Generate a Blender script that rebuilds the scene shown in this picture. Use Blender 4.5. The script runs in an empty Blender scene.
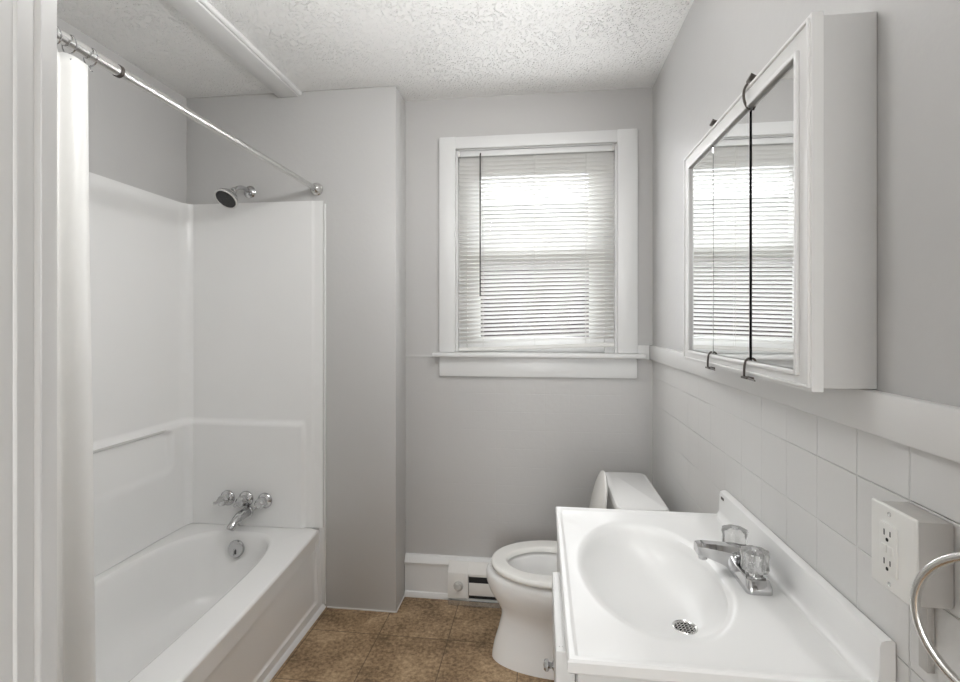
import bpy, bmesh, math, random
from mathutils import Vector, Matrix
random.seed(7)
R = math.radians
PI = math.pi
sc = bpy.context.scene
COL = sc.collection

# ------------------------------------------------------------------ camera
cam_d = bpy.data.cameras.new('camera')
cam_d.sensor_width = 36.0
cam_d.lens = 497.0 / 960.0 * 36.0
cam_d.shift_y = -18.0 / 960.0
cam_d.clip_start = 0.02
cam = bpy.data.objects.new('camera', cam_d)
COL.objects.link(cam)
cam.location = (0, 0, 1.36)
cam.rotation_euler = (R(90), 0, R(7.0))
sc.camera = cam

# ------------------------------------------------------------------ world / light / exposure
sc.view_settings.view_transform = 'Standard'
sc.view_settings.look = 'None'
sc.view_settings.exposure = 0.0
sc.view_settings.gamma = 1.0
sc.view_settings.use_curve_mapping = False
sc.cycles.use_denoising = True
sc.cycles.max_bounces = 16
sc.cycles.diffuse_bounces = 8
sc.cycles.glossy_bounces = 6
sc.cycles.transmission_bounces = 10
sc.cycles.transparent_max_bounces = 16
sc.cycles.sample_clamp_indirect = 6.0
sc.cycles.caustics_reflective = False
sc.cycles.caustics_refractive = False

SKY = 11.5
WINDOW_FILL_W = 21.0
CEILING_FILL_W = 11.5
BAR_FILL_W = 10.0
HALL_FILL_W = 68.0

w = bpy.data.worlds.new('sky')
sc.world = w
w.use_nodes = True
wn = w.node_tree
bg = wn.nodes['Background']
tc = wn.nodes.new('ShaderNodeTexCoord')
sep = wn.nodes.new('ShaderNodeSeparateXYZ')
rmp = wn.nodes.new('ShaderNodeValToRGB')
rmp.color_ramp.elements[0].position = 0.45
rmp.color_ramp.elements[0].color = (0.55, 0.54, 0.52, 1)
rmp.color_ramp.elements[1].position = 0.62
rmp.color_ramp.elements[1].color = (0.93, 0.96, 1.0, 1)
mp = wn.nodes.new('ShaderNodeMath'); mp.operation = 'MULTIPLY_ADD'
mp.inputs[1].default_value = 0.5; mp.inputs[2].default_value = 0.5
wn.links.new(tc.outputs['Generated'], sep.inputs[0])
wn.links.new(sep.outputs['Z'], mp.inputs[0])
wn.links.new(mp.outputs[0], rmp.inputs[0])
wn.links.new(rmp.outputs[0], bg.inputs[0])
bg.inputs[1].default_value = SKY


def area_light(name, loc, rot, sx, sy, watts, color=(1, 1, 1), portal=False):
    d = bpy.data.lights.new(name, 'AREA')
    d.shape = 'RECTANGLE'; d.size = sx; d.size_y = sy
    d.energy = watts; d.color = color
    if portal:
        d.cycles.is_portal = True
    o = bpy.data.objects.new(name, d); COL.objects.link(o)
    o.location = loc; o.rotation_euler = rot
    return o

# the sky seen by the window opening (portal only guides the sampling of the sky)
area_light('window_portal', (-0.03, 2.66, 1.72), (R(-90), 0, 0), 0.80, 1.04, 1.0, portal=True)
# added bodyless fill spots across the window opening, standing in for daylight
for iz in range(7):
    for ix in range(6):
        d = bpy.data.lights.new('window_fill_spot', 'SPOT')
        d.energy = WINDOW_FILL_W / 42.0; d.spot_size = R(176); d.spot_blend = 1.0; d.shadow_soft_size = 0.0
        d.color = (0.98, 0.99, 1.0)
        o = bpy.data.objects.new('window_fill_spot', d); COL.objects.link(o)
        o.location = (-0.36 + 0.132 * ix, 2.405, 1.30 + 0.14 * iz)
        o.rotation_euler = (R(-90), 0, 0)
# added fill light in the hall behind the camera, shining through the doorway
area_light('hall_fill', (0.0, -3.0, 1.45), (R(90), 0, 0), 1.2, 1.9, HALL_FILL_W, (0.985, 1.0, 1.0))
# added fill light of an unseen ceiling lamp, above and behind the view
pl = bpy.data.lights.new('ceiling_fill_light', 'POINT'); pl.energy = CEILING_FILL_W; pl.shadow_soft_size = 0.11; pl.color = (1.0, 1.0, 0.995)
plo = bpy.data.objects.new('ceiling_fill_light', pl); COL.objects.link(plo); plo.location = (-0.50, 1.10, 2.15)
# added fill light of an unseen bar over the mirror cabinet
area_light('vanity_fill_light', (0.395, 1.18, 2.30), (0, R(70), 0), 0.16, 0.50, BAR_FILL_W, (1.0, 1.0, 0.995))

# ------------------------------------------------------------------ materials
def mat(name, color, rough=0.5, metal=0.0, spec=0.5, vary=0.04, vscale=6.0, bump=0.0, bscale=60.0,
        coat=0.0, color2=None):
    m = bpy.data.materials.new(name); m.use_nodes = True
    nt = m.node_tree; p = nt.nodes['Principled BSDF']
    p.inputs['Roughness'].default_value = rough
    p.inputs['Metallic'].default_value = metal
    p.inputs['Specular IOR Level'].default_value = spec
    p.inputs['Coat Weight'].default_value = coat
    p.inputs['Coat Roughness'].default_value = 0.08
    geo = nt.nodes.new('ShaderNodeNewGeometry')
    nz = nt.nodes.new('ShaderNodeTexNoise'); nz.inputs['Scale'].default_value = vscale
    nz.inputs['Detail'].default_value = 4.0
    nt.links.new(geo.outputs['Position'], nz.inputs['Vector'])
    mx = nt.nodes.new('ShaderNodeMix'); mx.data_type = 'RGBA'
    c = color
    k = 1.0 - vary
    c2 = color2 or (c[0] * k, c[1] * k, c[2] * k)
    mx.inputs[6].default_value = (*c, 1); mx.inputs[7].default_value = (*c2, 1)
    nt.links.new(nz.outputs['Fac'], mx.inputs[0])
    nt.links.new(mx.outputs[2], p.inputs['Base Color'])
    if bump > 0:
        nb = nt.nodes.new('ShaderNodeTexNoise'); nb.inputs['Scale'].default_value = bscale
        nb.inputs['Detail'].default_value = 3.0
        nt.links.new(geo.outputs['Position'], nb.inputs['Vector'])
        b = nt.nodes.new('ShaderNodeBump'); b.inputs['Strength'].default_value = bump
        b.inputs['Distance'].default_value = 0.01
        nt.links.new(nb.outputs['Fac'], b.inputs['Height'])
        nt.links.new(b.outputs['Normal'], p.inputs['Normal'])
    return m


def mnode(nt, op, a, b=None, clamp=False):
    n = nt.nodes.new('ShaderNodeMath'); n.operation = op; n.use_clamp = clamp
    for i, v in enumerate((a, b)):
        if v is None: continue
        if isinstance(v, (int, float)): n.inputs[i].default_value = v
        else: nt.links.new(v, n.inputs[i])
    return n.outputs[0]


def groove(nt, coord, pitch, offset, width):
    """1 inside a thin joint line, else 0"""
    t = mnode(nt, 'SUBTRACT', coord, offset)
    t = mnode(nt, 'DIVIDE', t, pitch)
    t = mnode(nt, 'FRACT', t)
    t = mnode(nt, 'SUBTRACT', t, 0.5)
    t = mnode(nt, 'ABSOLUTE', t)
    t = mnode(nt, 'SUBTRACT', 0.5, t)
    t = mnode(nt, 'MULTIPLY', t, pitch)
    t = mnode(nt, 'DIVIDE', t, width)
    return mnode(nt, 'SUBTRACT', 1.0, t, clamp=True)


def wall_material(name, color, horiz='Y', pitch=0.12, hoff=0.783, voff=1.105, vpitch=0.12, strength=0.5,
                  tiles=True, rough=0.42, lower=None, vert=1.0):
    """painted wall; below the chair rail the painted-over tile board shows its joints"""
    m = mat(name, color, rough=rough, vary=0.05, vscale=2.5, bump=0.06, bscale=45.0)
    if not tiles:
        return m
    nt = m.node_tree; p = nt.nodes['Principled BSDF']
    geo = nt.nodes.new('ShaderNodeNewGeometry')
    s = nt.nodes.new('ShaderNodeSeparateXYZ'); nt.links.new(geo.outputs['Position'], s.inputs[0])
    g1 = groove(nt, s.outputs[horiz], pitch, hoff, 0.0022)
    g2 = groove(nt, s.outputs['Z'], vpitch, voff, 0.0018)
    g1 = mnode(nt, 'MULTIPLY', g1, vert)
    g = mnode(nt, 'MAXIMUM', g1, g2)
    below = mnode(nt, 'LESS_THAN', s.outputs['Z'], 1.186)
    if lower:
        base = [l.from_socket for l in nt.links if l.to_socket == p.inputs['Base Color']][0]
        mix = nt.nodes.new('ShaderNodeMix'); mix.data_type = 'RGBA'
        nt.links.new(below, mix.inputs[0]); nt.links.new(base, mix.inputs[6]); mix.inputs[7].default_value = (*lower, 1)
        nt.links.new(mix.outputs[2], p.inputs['Base Color'])
    # the paint has filled the joints unevenly
    nz = nt.nodes.new('ShaderNodeTexNoise'); nz.inputs['Scale'].default_value = 5.0
    nt.links.new(geo.outputs['Position'], nz.inputs['Vector'])
    uneven = mnode(nt, 'MULTIPLY_ADD', nz.outputs['Fac'], 3.0); 
    uneven.node.inputs[2].default_value = -0.9; uneven.node.use_clamp = True
    h = mnode(nt, 'MULTIPLY', mnode(nt, 'MULTIPLY', g, below), uneven)
    b = nt.nodes.new('ShaderNodeBump'); b.invert = True
    b.inputs['Strength'].default_value = strength; b.inputs['Distance'].default_value = 0.003
    nt.links.new(h, b.inputs['Height'])
    old = [l.from_socket for l in nt.links if l.to_socket == p.inputs['Normal']]
    if old: nt.links.new(old[0], b.inputs['Normal'])
    nt.links.new(b.outputs['Normal'], p.inputs['Normal'])
    return m


GREY = (0.545, 0.54, 0.532)
M = {}
M['wall_grey'] = wall_material('grey_wall_paint', GREY, tiles=False)
M['wall_back'] = wall_material('grey_paint_over_tile_board', (0.505, 0.497, 0.489), 'X', 0.12, 0.02, 1.105, 0.09, 0.26, vert=0.35)
M['wall_right'] = wall_material('grey_paint_over_tile_board_right', (0.505, 0.50, 0.493), 'Y', strength=0.8, lower=(0.645, 0.64, 0.63))
M['rail'] = mat('greyed_white_rail_paint', (0.68, 0.675, 0.665), rough=0.4, vary=0.06, bump=0.05, bscale=30)
M['white_trim'] = mat('white_trim_paint', (0.76, 0.758, 0.752), rough=0.32, vary=0.05, bump=0.05, bscale=30)
M['casing'] = mat('white_window_casing_paint', (0.69, 0.69, 0.686), rough=0.35, vary=0.03, bump=0.04, bscale=25)
M['sash'] = mat('white_sash_vinyl', (0.86, 0.86, 0.855), rough=0.3, vary=0.03)
M['acrylic'] = mat('white_moulded_acrylic', (0.85, 0.85, 0.843), rough=0.22, vary=0.03, vscale=3, coat=0.0)
M['tub'] = mat('white_tub_enamel', (0.85, 0.847, 0.838), rough=0.22, vary=0.03, vscale=3, coat=0.0)
M['marble'] = mat('white_cultured_marble', (0.80, 0.80, 0.793), rough=0.28, vary=0.03, vscale=4, coat=0.0)
M['porcelain'] = mat('white_porcelain', (0.84, 0.838, 0.83), rough=0.18, vary=0.02, coat=0.0)
M['seat'] = mat('white_plastic_seat', (0.82, 0.81, 0.78), rough=0.25, vary=0.02)
M['chrome'] = mat('chrome', (0.58, 0.58, 0.585), rough=0.06, metal=1.0, vary=0.05, vscale=30)
M['steel'] = mat('brushed_steel', (0.66, 0.655, 0.64), rough=0.24, metal=1.0, vary=0.06, vscale=40)
M['nickel'] = mat('satin_nickel', (0.72, 0.71, 0.69), rough=0.22, metal=1.0, vary=0.05, vscale=40)
M['bronze'] = mat('dark_tarnished_metal', (0.10, 0.085, 0.075), rough=0.4, metal=0.6, vary=0.3, vscale=60)
M['black'] = mat('black_plastic', (0.03, 0.03, 0.032), rough=0.4, vary=0.2, vscale=40)
M['knobgrey'] = mat('greyed_knob_plastic', (0.50, 0.49, 0.47), rough=0.35, vary=0.15, vscale=60)
M['bottomrail'] = mat('off_white_bottom_rail', (0.70, 0.69, 0.665), rough=0.4, vary=0.04)
M['dark'] = mat('dark_gap', (0.02, 0.02, 0.02), rough=0.8, vary=0.2)
M['plate'] = mat('ivory_white_plastic', (0.74, 0.735, 0.71), rough=0.3, vary=0.02)
M['boxpaint'] = mat('grey_painted_outlet_box', (0.47, 0.455, 0.435), rough=0.45, vary=0.06, bump=0.05, bscale=50)
M['cabinet'] = mat('white_cabinet_paint', (0.69, 0.687, 0.678), rough=0.35, vary=0.04)
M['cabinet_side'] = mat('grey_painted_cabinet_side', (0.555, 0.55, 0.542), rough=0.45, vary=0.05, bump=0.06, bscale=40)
M['heater'] = mat('white_enamelled_sheet', (0.70, 0.685, 0.655), rough=0.35, vary=0.08, vscale=25)
M['wand'] = mat('dark_smoked_wand', (0.05, 0.045, 0.045), rough=0.2, vary=0.1)
M['cord'] = mat('white_blind_cord', (0.72, 0.71, 0.69), rough=0.7, vary=0.1, vscale=80)

m = mat('silvered_mirror', (0.93, 0.94, 0.94), rough=0.0, metal=1.0, vary=0.01); M['mirror'] = m


def translucent_mat(name, color, t, rough=0.5):
    m = bpy.data.materials.new(name); m.use_nodes = True
    nt = m.node_tree; p = nt.nodes['Principled BSDF']; out = nt.nodes['Material Output']
    geo = nt.nodes.new('ShaderNodeNewGeometry')
    nz = nt.nodes.new('ShaderNodeTexNoise'); nz.inputs['Scale'].default_value = 12
    nt.links.new(geo.outputs['Position'], nz.inputs['Vector'])
    mx = nt.nodes.new('ShaderNodeMix'); mx.data_type = 'RGBA'
    mx.inputs[6].default_value = (*color, 1)
    mx.inputs[7].default_value = (color[0] * .96, color[1] * .96, color[2] * .95, 1)
    nt.links.new(nz.outputs['Fac'], mx.inputs[0])
    nt.links.new(mx.outputs[2], p.inputs['Base Color'])
    p.inputs['Roughness'].default_value = rough
    tr = nt.nodes.new('ShaderNodeBsdfTranslucent')
    nt.links.new(mx.outputs[2], tr.inputs['Color'])
    ms = nt.nodes.new('ShaderNodeMixShader'); ms.inputs[0].default_value = t
    nt.links.new(p.outputs[0], ms.inputs[1]); nt.links.new(tr.outputs[0], ms.inputs[2])
    nt.links.new(ms.outputs[0], out.inputs['Surface'])
    return m

M['slat'] = translucent_mat('white_vinyl_slats', (0.92, 0.915, 0.905), 0.36, 0.4)
M['curtain'] = translucent_mat('white_vinyl_curtain', (0.84, 0.835, 0.82), 0.25, 0.35)


def pane_mat(name):
    m = bpy.data.materials.new(name); m.use_nodes = True
    nt = m.node_tree; out = nt.nodes['Material Output']
    nt.nodes.remove(nt.nodes['Principled BSDF'])
    t = nt.nodes.new('ShaderNodeBsdfTransparent'); t.inputs[0].default_value = (0.94, 0.95, 0.95, 1)
    g = nt.nodes.new('ShaderNodeBsdfGlossy'); g.inputs['Roughness'].default_value = 0.02
    lw = nt.nodes.new('ShaderNodeLayerWeight'); lw.inputs[0].default_value = 0.12
    ms = nt.nodes.new('ShaderNodeMixShader')
    nt.links.new(lw.outputs['Fresnel'], ms.inputs[0])
    nt.links.new(t.outputs[0], ms.inputs[1]); nt.links.new(g.outputs[0], ms.inputs[2])
    nt.links.new(ms.outputs[0], out.inputs['Surface'])
    return m
M['glass'] = pane_mat('window_glass')

m = mat('clear_acrylic_knob', (0.96, 0.96, 0.95), rough=0.03, vary=0.01)
m.node_tree.nodes['Principled BSDF'].inputs['Transmission Weight'].default_value = 0.85
m.node_tree.nodes['Principled BSDF'].inputs['IOR'].default_value = 1.45
M['clear'] = m


def ceiling_material():
    m = bpy.data.materials.new('textured_white_ceiling'); m.use_nodes = True
    nt = m.node_tree; p = nt.nodes['Principled BSDF']
    p.inputs['Base Color'].default_value = (0.88, 0.878, 0.868, 1)
    p.inputs['Roughness'].default_value = 0.8
    geo = nt.nodes.new('ShaderNodeNewGeometry')
    wob = nt.nodes.new('ShaderNodeTexNoise'); wob.inputs['Scale'].default_value = 45; wob.inputs['Detail'].default_value = 2
    nt.links.new(geo.outputs['Position'], wob.inputs['Vector'])
    vm = nt.nodes.new('ShaderNodeVectorMath'); vm.operation = 'MULTIPLY_ADD'
    vm.inputs[1].default_value = (0.03, 0.03, 0.03)
    nt.links.new(wob.outputs['Color'], vm.inputs[0]); nt.links.new(geo.outputs['Position'], vm.inputs[2])
    v = nt.nodes.new('ShaderNodeTexVoronoi'); v.inputs['Scale'].default_value = 100
    nt.links.new(vm.outputs[0], v.inputs['Vector'])
    cr = nt.nodes.new('ShaderNodeValToRGB')
    cr.color_ramp.elements[0].position = 0.10; cr.color_ramp.elements[0].color = (0, 0, 0, 1)
    cr.color_ramp.elements[1].position = 0.45; cr.color_ramp.elements[1].color = (1, 1, 1, 1)
    nt.links.new(v.outputs['Distance'], cr.inputs[0])
    n2 = nt.nodes.new('ShaderNodeTexNoise'); n2.inputs['Scale'].default_value = 4
    nt.links.new(geo.outputs['Position'], n2.inputs['Vector'])
    # the spray is thicker in patches and thin along the walls
    amp = mnode(nt, 'MULTIPLY_ADD', n2.outputs['Fac'], 1.6); amp.node.inputs[2].default_value = -0.1
    amp.node.use_clamp = True
    h = mnode(nt, 'MULTIPLY', cr.outputs[0], amp)
    b = nt.nodes.new('ShaderNodeBump'); b.inputs['Strength'].default_value = 1.0
    b.inputs['Distance'].default_value = 0.006
    nt.links.new(h, b.inputs['Height']); nt.links.new(b.outputs['Normal'], p.inputs['Normal'])
    return m
M['ceiling'] = ceiling_material()


def floor_material():
    m = bpy.data.materials.new('brown_vinyl_floor_tiles'); m.use_nodes = True
    nt = m.node_tree; p = nt.nodes['Principled BSDF']
    p.inputs['Roughness'].default_value = 0.5
    geo = nt.nodes.new('ShaderNodeNewGeometry')
    s = nt.nodes.new('ShaderNodeSeparateXYZ'); nt.links.new(geo.outputs['Position'], s.inputs[0])
    n1 = nt.nodes.new('ShaderNodeTexNoise'); n1.inputs['Scale'].default_value = 60; n1.inputs['Detail'].default_value = 7
    n1.inputs['Roughness'].default_value = 0.7
    n2 = nt.nodes.new('ShaderNodeTexNoise'); n2.inputs['Scale'].default_value = 7; n2.inputs['Detail'].default_value = 3
    for n in (n1, n2): nt.links.new(geo.outputs['Position'], n.inputs['Vector'])
    f = mnode(nt, 'ADD', mnode(nt, 'MULTIPLY', n1.outputs['Fac'], 0.65), mnode(nt, 'MULTIPLY', n2.outputs['Fac'], 0.35))
    cr = nt.nodes.new('ShaderNodeValToRGB')
    e = cr.color_ramp.elements
    e[0].position = 0.37; e[0].color = (0.11, 0.066, 0.031, 1)
    e[1].position = 0.63; e[1].color = (0.54, 0.39, 0.24, 1)
    x = e.new(0.5); x.color = (0.305, 0.203, 0.113, 1)
    nt.links.new(f, cr.inputs[0])
    g = mnode(nt, 'MAXIMUM', groove(nt, s.outputs['X'], 0.306, -0.397, 0.0030),
              groove(nt, s.outputs['Y'], 0.306, 2.10, 0.0030))
    mx = nt.nodes.new('ShaderNodeMix'); mx.data_type = 'RGBA'
    mx.inputs[7].default_value = (0.06, 0.035, 0.018, 1)
    nt.links.new(mnode(nt, 'MULTIPLY', g, 0.95), mx.inputs[0]); nt.links.new(cr.outputs[0], mx.inputs[6])
    nt.links.new(mx.outputs[2], p.inputs['Base Color'])
    b = nt.nodes.new('ShaderNodeBump'); b.inputs['Strength'].default_value = 0.25; b.inputs['Distance'].default_value = 0.003
    nt.links.new(f, b.inputs['Height']); nt.links.new(b.outputs['Normal'], p.inputs['Normal'])
    return m
M['floor'] = floor_material()


def siding_material(name, c1, pitch, dark=0.5, rough=0.7):
    m = bpy.data.materials.new(name); m.use_nodes = True
    nt = m.node_tree; p = nt.nodes['Principled BSDF']; p.inputs['Roughness'].default_value = rough
    geo = nt.nodes.new('ShaderNodeNewGeometry')
    s = nt.nodes.new('ShaderNodeSeparateXYZ'); nt.links.new(geo.outputs['Position'], s.inputs[0])
    g = groove(nt, s.outputs['Z'], pitch, 0.0, 0.012)
    nz = nt.nodes.new('ShaderNodeTexNoise'); nz.inputs['Scale'].default_value = 8
    nt.links.new(geo.outputs['Position'], nz.inputs['Vector'])
    mx = nt.nodes.new('ShaderNodeMix'); mx.data_type = 'RGBA'
    mx.inputs[6].default_value = (*c1, 1); mx.inputs[7].default_value = (*[c * dark for c in c1], 1)
    f = mnode(nt, 'ADD', mnode(nt, 'MULTIPLY', g, 0.8), mnode(nt, 'MULTIPLY', nz.outputs['Fac'], 0.2), clamp=True)
    nt.links.new(f, mx.inputs[0]); nt.links.new(mx.outputs[2], p.inputs['Base Color'])
    return m
M['siding'] = siding_material('pale_lap_siding', (0.42, 0.40, 0.40), 0.15)
M['brick'] = siding_material('dull_brown_masonry', (0.105, 0.09, 0.088), 0.075, 0.6)
M['ground'] = mat('grey_ground', (0.25, 0.24, 0.22), rough=0.9, vary=0.3)

m = bpy.data.materials.new('fill_lamp_glass'); m.use_nodes = True  # glowing glass of the added out-of-view lamps
m.node_tree.nodes['Principled BSDF'].inputs['Emission Color'].default_value = (1, 0.96, 0.9, 1)
m.node_tree.nodes['Principled BSDF'].inputs['Emission Strength'].default_value = 2.0
M['fill_lampglass'] = m

# ------------------------------------------------------------------ mesh helpers
def box(bm, x0, x1, y0, y1, z0, z1, bev=0.0, seg=2):
    vs = [bm.verts.new((x, y, z)) for x in (x0, x1) for y in (y0, y1) for z in (z0, z1)]
    F = [(0, 1, 3, 2), (4, 6, 7, 5), (0, 4, 5, 1), (2, 3, 7, 6), (0, 2, 6, 4), (1, 5, 7, 3)]
    fs = [bm.faces.new([vs[i] for i in f]) for f in F]
    if bev > 0:
        es = list({e for f in fs for e in f.edges})
        bmesh.ops.bevel(bm, geom=es, offset=bev, segments=seg, affect='EDGES', profile=0.5)
    return bm


def loft(bm, rings, cap0=True, cap1=True, closed=True):
    vr = [[bm.verts.new(p) for p in r] for r in rings]
    n = len(vr[0])
    for a, b in zip(vr[:-1], vr[1:]):
        for i in range(n if closed else n - 1):
            j = (i + 1) % n
            bm.faces.new((a[i], a[j], b[j], b[i]))
    if closed and cap0: bm.faces.new(list(reversed(vr[0])))
    if closed and cap1: bm.faces.new(vr[-1])
    return vr


def frame_of(d):
    d = Vector(d).normalized()
    up = Vector((0, 0, 1)) if abs(d.z) < 0.9 else Vector((0, 1, 0))
    a = d.cross(up).normalized(); b = d.cross(a).normalized()
    return a, b


def lathe(bm, origin, axis, prof, n=28, cap0=True, cap1=True, flute=0, famp=0.0):
    """prof: list of (distance along axis, radius)"""
    o = Vector(origin); d = Vector(axis).normalized(); a, b = frame_of(d)
    rings = []
    for t, r in prof:
        rings.append([o + d * t + (a * math.cos(2 * PI * i / n) + b * math.sin(2 * PI * i / n)) *
                      r * (1 + (famp * math.cos(flute * 2 * PI * i / n) if flute else 0)) for i in range(n)])
    return loft(bm, rings, cap0, cap1)


def tube(bm, pts, rad, n=12, caps=True):
    pts = [Vector(p) for p in pts]
    if not isinstance(rad, (list, tuple)): rad = [rad] * len(pts)
    rings = []; a = None
    for i, p in enumerate(pts):
        d = (pts[min(i + 1, len(pts) - 1)] - pts[max(i - 1, 0)]).normalized()
        if a is None: a, b = frame_of(d)
        else:
            a = (a - d * a.dot(d)).normalized(); b = d.cross(a).normalized()
        rings.append([p + (a * math.cos(2 * PI * k / n) + b * math.sin(2 * PI * k / n)) * rad[i] for k in range(n)])
    return loft(bm, rings, caps, caps)


def torus(bm, center, axis, Rr, r, n=40, k=12):
    c = Vector(center); a, b = frame_of(axis); d = Vector(axis).normalized()
    vr = []
    for i in range(n):
        t = 2 * PI * i / n; u = a * math.cos(t) + b * math.sin(t)
        vr.append([bm.verts.new(c + u * (Rr + r * math.cos(2 * PI * j / k)) + d * r * math.sin(2 * PI * j / k)) for j in range(k)])
    for i in range(n):
        for j in range(k):
            bm.faces.new((vr[i][j], vr[(i + 1) % n][j], vr[(i + 1) % n][(j + 1) % k], vr[i][(j + 1) % k]))


def prism(bm, poly, axis, t0, t1):
    """poly: list of 2D points in the two axes other than `axis` (in xyz order)"""
    def P(u, v, t):
        return {'x': (t, u, v), 'y': (u, t, v), 'z': (u, v, t)}[axis]
    loft(bm, [[P(u, v, t0) for u, v in poly], [P(u, v, t1) for u, v in poly]])


def bez(p0, p1, p2, p3, n=14):
    p0, p1, p2, p3 = map(Vector, (p0, p1, p2, p3))
    return [p0 * (1 - t) ** 3 + p1 * 3 * t * (1 - t) ** 2 + p2 * 3 * t * t * (1 - t) + p3 * t ** 3
            for t in [i / n for i in range(n + 1)]]


def wloc(o):
    v = Vector((0, 0, 0))
    while o is not None:
        v = v + o.location; o = o.parent
    return v


def obj(name, bm, material, parent=None, origin=None, sharp=32, kind=None, label=None):
    me = bpy.data.meshes.new(name)
    bmesh.ops.recalc_face_normals(bm, faces=bm.faces)
    for f in bm.faces: f.smooth = True
    for e in bm.edges:
        if len(e.link_faces) == 2:
            e.smooth = e.calc_face_angle(0) < R(sharp)
    off = wloc(parent) if parent is not None else Vector(origin or (0, 0, 0))
    if off.length > 0:
        bmesh.ops.translate(bm, verts=bm.verts, vec=-off)
    bm.to_mesh(me); bm.free()
    me.materials.append(material)
    o = bpy.data.objects.new(name, me); COL.objects.link(o)
    if parent is not None: o.parent = parent
    else: o.location = off
    if kind: o['kind'] = kind
    if label: o['label'] = label
    return o


def tag(o, label, cat, group=None):
    o['label'] = label; o['category'] = cat
    if group: o['group'] = group
    return o


def thing(name, loc, label, cat, group=None):
    o = bpy.data.objects.new(name, None); COL.objects.link(o)
    o.location = loc; o.empty_display_size = 0.05
    return tag(o, label, cat, group)


def struct(name, bm, material, **k):
    return obj(name, bm, material, kind='structure', **k)


def B(*a, **k):
    return box(bmesh.new(), *a, **k)


def copy_thing(root, loc, label):
    r = root.copy(); COL.objects.link(r); r.location = loc; r['label'] = label
    for ch in list(root.children):
        c = ch.copy(); COL.objects.link(c); c.parent = r
        for g in list(ch.children):
            d = g.copy(); COL.objects.link(d); d.parent = c
    return r


def sstep(a, b, x):
    t =  max(0.0, min(1.0, (x - a) / (b - a))); return t * t * (3 - 2 * t)

# ------------------------------------------------------------------ the room
YB, YT, XR, XL, ZC = 2.434, 2.27, 0.525, -1.745, 2.476
struct('floor', B(-1.95, 0.75, -3.3, 2.66, -0.06, 0.0), M['floor'])
struct('ceiling', B(-1.95, 0.75, -3.3, 2.62, ZC, ZC + 0.08), M['ceiling'])
# back wall with the window opening
WX0, WX1, WZ0, WZ1 = -0.418, 0.359, 1.212, 2.222
bm = bmesh.new()
box(bm, -0.70, WX0, YB, 2.62, 0, ZC); box(bm, WX1, 0.60, YB, 2.62, 0, ZC)
box(bm, WX0, WX1, YB, 2.62, 0, WZ0); box(bm, WX0, WX1, YB, 2.62, WZ1, ZC)
struct('wall_back', bm, M['wall_back'])
struct('wall_chase', B(-1.95, -0.676, YT, 2.62, 0, ZC, bev=0.006), M['wall_grey'])
struct('wall_left', B(-1.95, XL, 0.3, YT, 0, ZC), M['wall_grey'])
struct('wall_right', B(XR, 0.72, -3.25, 2.62, 0, ZC), M['wall_right'])
struct('wall_wing', B(XL, -1.0, 0.30, 0.75, 0, ZC, bev=0.004), M['wall_grey'])
bm = bmesh.new()
box(bm, -1.95, -0.36, 0.10, 0.285, 0, ZC); box(bm, 0.46, XR, 0.10, 0.285, 0, ZC)
box(bm, -0.36, 0.46, 0.10, 0.285, 2.06, ZC)
struct('wall_front', bm, M['wall_grey'])
bm = bmesh.new()
box(bm, -1.05, -0.95, -3.25, 0.10, 0, ZC); box(bm, -1.05, XR, -3.3, -3.2, 0, ZC)
struct('wall_hall', bm, M['wall_grey'])

# door frame beside the camera: jamb with a bead, casing on the room side
d1 = bpy.data.objects.new('door_1', None); COL.objects.link(d1); d1.location = (-0.33, 0.2, 0)
DS = 0.0045; d1['kind'] = 'structure'
prof = [(-0.362, 0.10), (-0.332, 0.10), (-0.332, 0.2725)]
prof += [(-0.332 + 0.0016 * math.sin(PI * i / 6), 0.2725 + 0.003 * i / 6) for i in range(1, 7)]
prof += [(-0.3322, 0.286), (-0.362, 0.286)]
bm = bmesh.new(); prism(bm, [(u + DS, v) for u, v in prof], 'z', 0, 2.06)
prism(bm, [(0.43, 0.10), (0.462, 0.10), (0.462, 0.284), (0.43, 0.284)], 'z', 0, 2.06)
box(bm, -0.355, 0.462, 0.10, 0.284, 2.03, 2.062)
obj('door_jamb', bm, M['white_trim'], d1)
prof = [(-0.43, 0.2855), (-0.3322, 0.2858)]
prof += [(-0.3322 + 0.002 * math.sin(PI * i / 6), 0.2858 + 0.005 * i / 6) for i in range(1, 7)]
prof += [(-0.3324, 0.296), (-0.3330, 0.302), (-0.336, 0.304), (-0.43, 0.300)]
bm = bmesh.new(); prism(bm, [(u + DS, v) for u, v in prof], 'z', 0, 2.12)
box(bm, -0.43, 0.524, 0.2865, 0.303, 2.04, 2.125)
obj('door_casing', bm, M['white_trim'], d1)

# ceiling trim board over the tub, with its quarter-round edge
bm = bmesh.new(); box(bm, -1.262, -1.158, 0.752, YT - 0.001, 2.449, ZC + 0.002, bev=0.004)
struct('trim_1', bm, M['white_trim'])
bm = bmesh.new(); tube(bm, [(-1.152, 0.752, 2.466), (-1.152, YT - 0.001, 2.466)], 0.011, 12)
struct('trim_2', bm, M['white_trim'])
# chair rails
bm = bmesh.new(); box(bm, XR - 0.016, XR + 0.002, 0.31, YB - 0.001, 1.187, 1.254, bev=0.004)
struct('trim_3', bm, M['rail'])
bm = bmesh.new(); box(bm, 0.452, XR - 0.017, YB - 0.014, YB + 0.002, 1.187, 1.254, bev=0.004)
struct('trim_4', bm, M['rail'])
bm = bmesh.new(); box(bm, -0.675, -0.53, YB - 0.003, YB + 0.002, 1.188, 1.20, bev=0.001)
struct('trim_5', bm, M['wall_grey'])
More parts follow.
